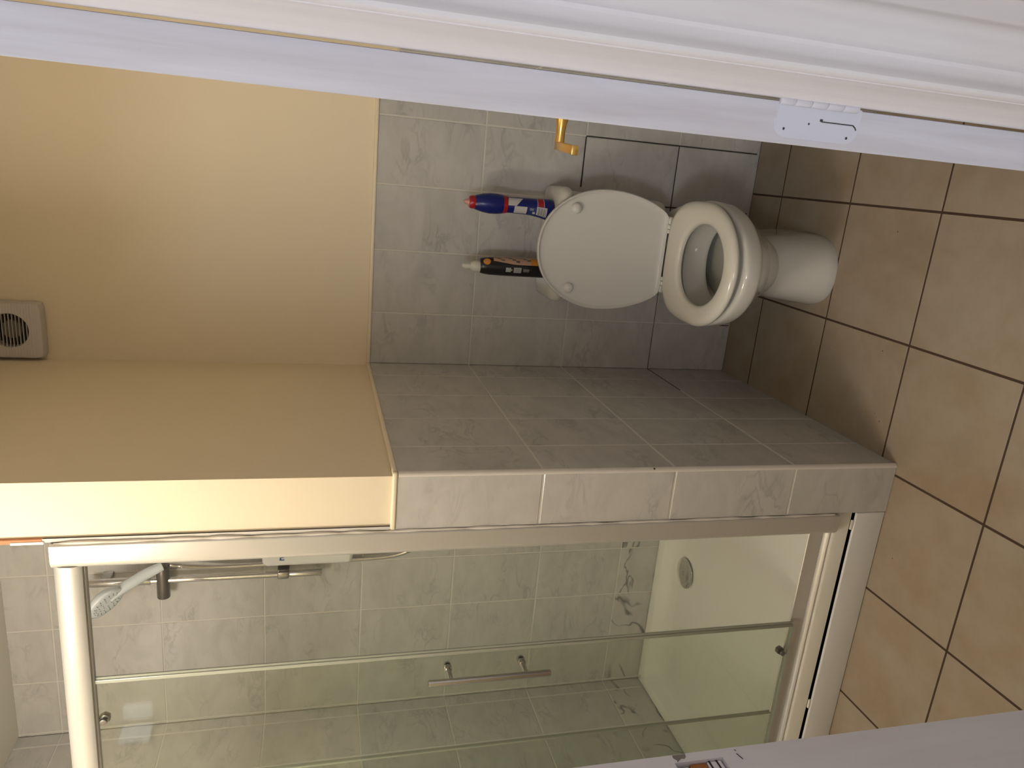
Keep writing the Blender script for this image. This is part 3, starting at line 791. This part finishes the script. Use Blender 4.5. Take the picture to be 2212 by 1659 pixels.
patch(bm, kc, kp, 1, .85, .115, .1185, -108, -96, mi=4, nz=1)
patch(bm, kc, kp, 1, .85, .060, .080, -112, -92, mi=5)
g0 = []
for i in range(13):                                    # peach swoosh, wider towards the bottom
    t = i / 12; z = .175 - .145 * t; a0 = math.radians(-48 - 20 * min(1, t * 2.2)); r = rad(kp, z) + .0007; row = []
    for j in range(7):
        a = a0 + (math.radians(15) - a0) * j / 6
        row.append(bm.verts.new((kc[0] + r * math.cos(a), kc[1] + r * .85 * math.sin(a), ZT + z)))
    g0.append(row)
for i in range(12):
    for j in range(6):
        f = bm.faces.new((g0[i][j], g0[i][j + 1], g0[i + 1][j + 1], g0[i + 1][j]))
        f.material_index = 3 if i > 9 else (2 if (i + j) % 4 == 3 and j > 0 else 4)
# orange disc near the top
ctr = []
for ring in range(5):
    row = []
    for k in range(20):
        a = 2 * math.pi * k / 20; da = math.radians(24) * ring / 4 * math.cos(a); z = .196 + .0115 * ring / 4 * math.sin(a)
        ang = math.radians(-52) + da; r = rad(kp, z) + .0008
        row.append(bm.verts.new((kc[0] + r * math.cos(ang), kc[1] + r * .85 * math.sin(ang), ZT + z)))
    ctr.append(row)
for a, b in zip(ctr[1:], ctr[2:]):
    for k in range(20): bm.faces.new((a[k], a[(k + 1) % 20], b[(k + 1) % 20], b[k])).material_index = 3
bm.faces.new(ctr[1]).material_index = 4
obj('label_print', bm, [M_GREENW, M_LABELW, M_BAR, M_ORANGE, M_PEACH, M_DARKMET], black, 35)

# ------------------------------------------------------------------ glowing panels added out of view to give the reflections in the shower glass
m = mat('added_glow', (.8, .8, .8), .4); b_ = m.node_tree.nodes['Principled BSDF']
b_.inputs['Emission Color'].default_value = (1, .97, .9, 1); b_.inputs['Emission Strength'].default_value = .75
glow = thing('corner_glow', 'pair of glowing panels added in the near left corner for the pale reflections in the shower glass', 'glow panel', (XL, YF, 2.0))
bm = bmesh.new(); box(bm, XL + .001, XL + .020, YF + .020, YF + .098, 1.990, 2.088, .008, 2); obj('glow_panel', bm, m, glow)
bm = bmesh.new(); box(bm, XL + .035, XL + .092, YF + .001, YF + .020, 1.992, 2.086, .008, 2); obj('glow_panel', bm, m, glow)

# ------------------------------------------------------------------ extractor fan
fan = thing('extractor_fan', 'square white extractor fan high on the cream back wall', 'fan', (.0795, .008, 2.30))
FXc, FZc, FH = .0795, 2.302, .0815
bm = bmesh.new()
def sq(y, h, r, n=12):
    pts = []
    for k in range(4 * n):
        a = 2 * math.pi * k / (4 * n); c, s = math.cos(a), math.sin(a); m_ = max(abs(c), abs(s))
        e = 14; rr_ = (abs(c) ** e + abs(s) ** e) ** (-1 / e)
        pts.append(bm.verts.new((FXc + h * rr_ * c, y, FZc + h * rr_ * s)))
    return pts
def ci(y, r, n=48): return [bm.verts.new((FXc + r * math.cos(2 * math.pi * k / n), y, FZc + .003 + r * math.sin(2 * math.pi * k / n))) for k in range(n)]
loft(bm, [sq(.0075, FH, 0), sq(-.020, FH, 0), sq(-.026, FH - .003, 0), sq(-.028, FH - .010, 0), ci(-.0285, .0505), ci(-.0260, .0490), ci(-.004, .0480)], 0)
m = mat('ribbed_fan_plastic', (.60, .56, .52), .4)
v = mapping(m); wv = nd(m, 'ShaderNodeTexWave', bands_direction='Z'); wv.inputs['Scale'].default_value = 42; lk(m, v, wv.inputs['Vector']); bump(m, wv.outputs['Fac'], .25, .002)
obj('housing', bm, m, fan, 40)
bm = bmesh.new(); bm.faces.new(ci(.0040, .049)); obj('duct', bm, M_DARK, fan)
bm = bmesh.new()
rg = [[bm.verts.new((FXc + r * math.cos(2 * math.pi * k / 28), y, FZc + .003 + r * math.sin(2 * math.pi * k / 28))) for k in range(28)] for y, r in ((.003, .027), (-.008, .026), (-.012, .018), (-.013, .002))]
loft(bm, rg, 0, True, True); obj('motor_hub', bm, M_FANHUB, fan)
for k in range(11):
    z = -.044 + k * .0088; hw = math.sqrt(max(0, .0496 ** 2 - z * z))
    bm = bmesh.new(); box(bm, FXc - hw, FXc + hw, -.027, -.018, FZc + .003 + z - .0007, FZc + .003 + z + .0007)
    obj('grille_slat', bm, m, fan)
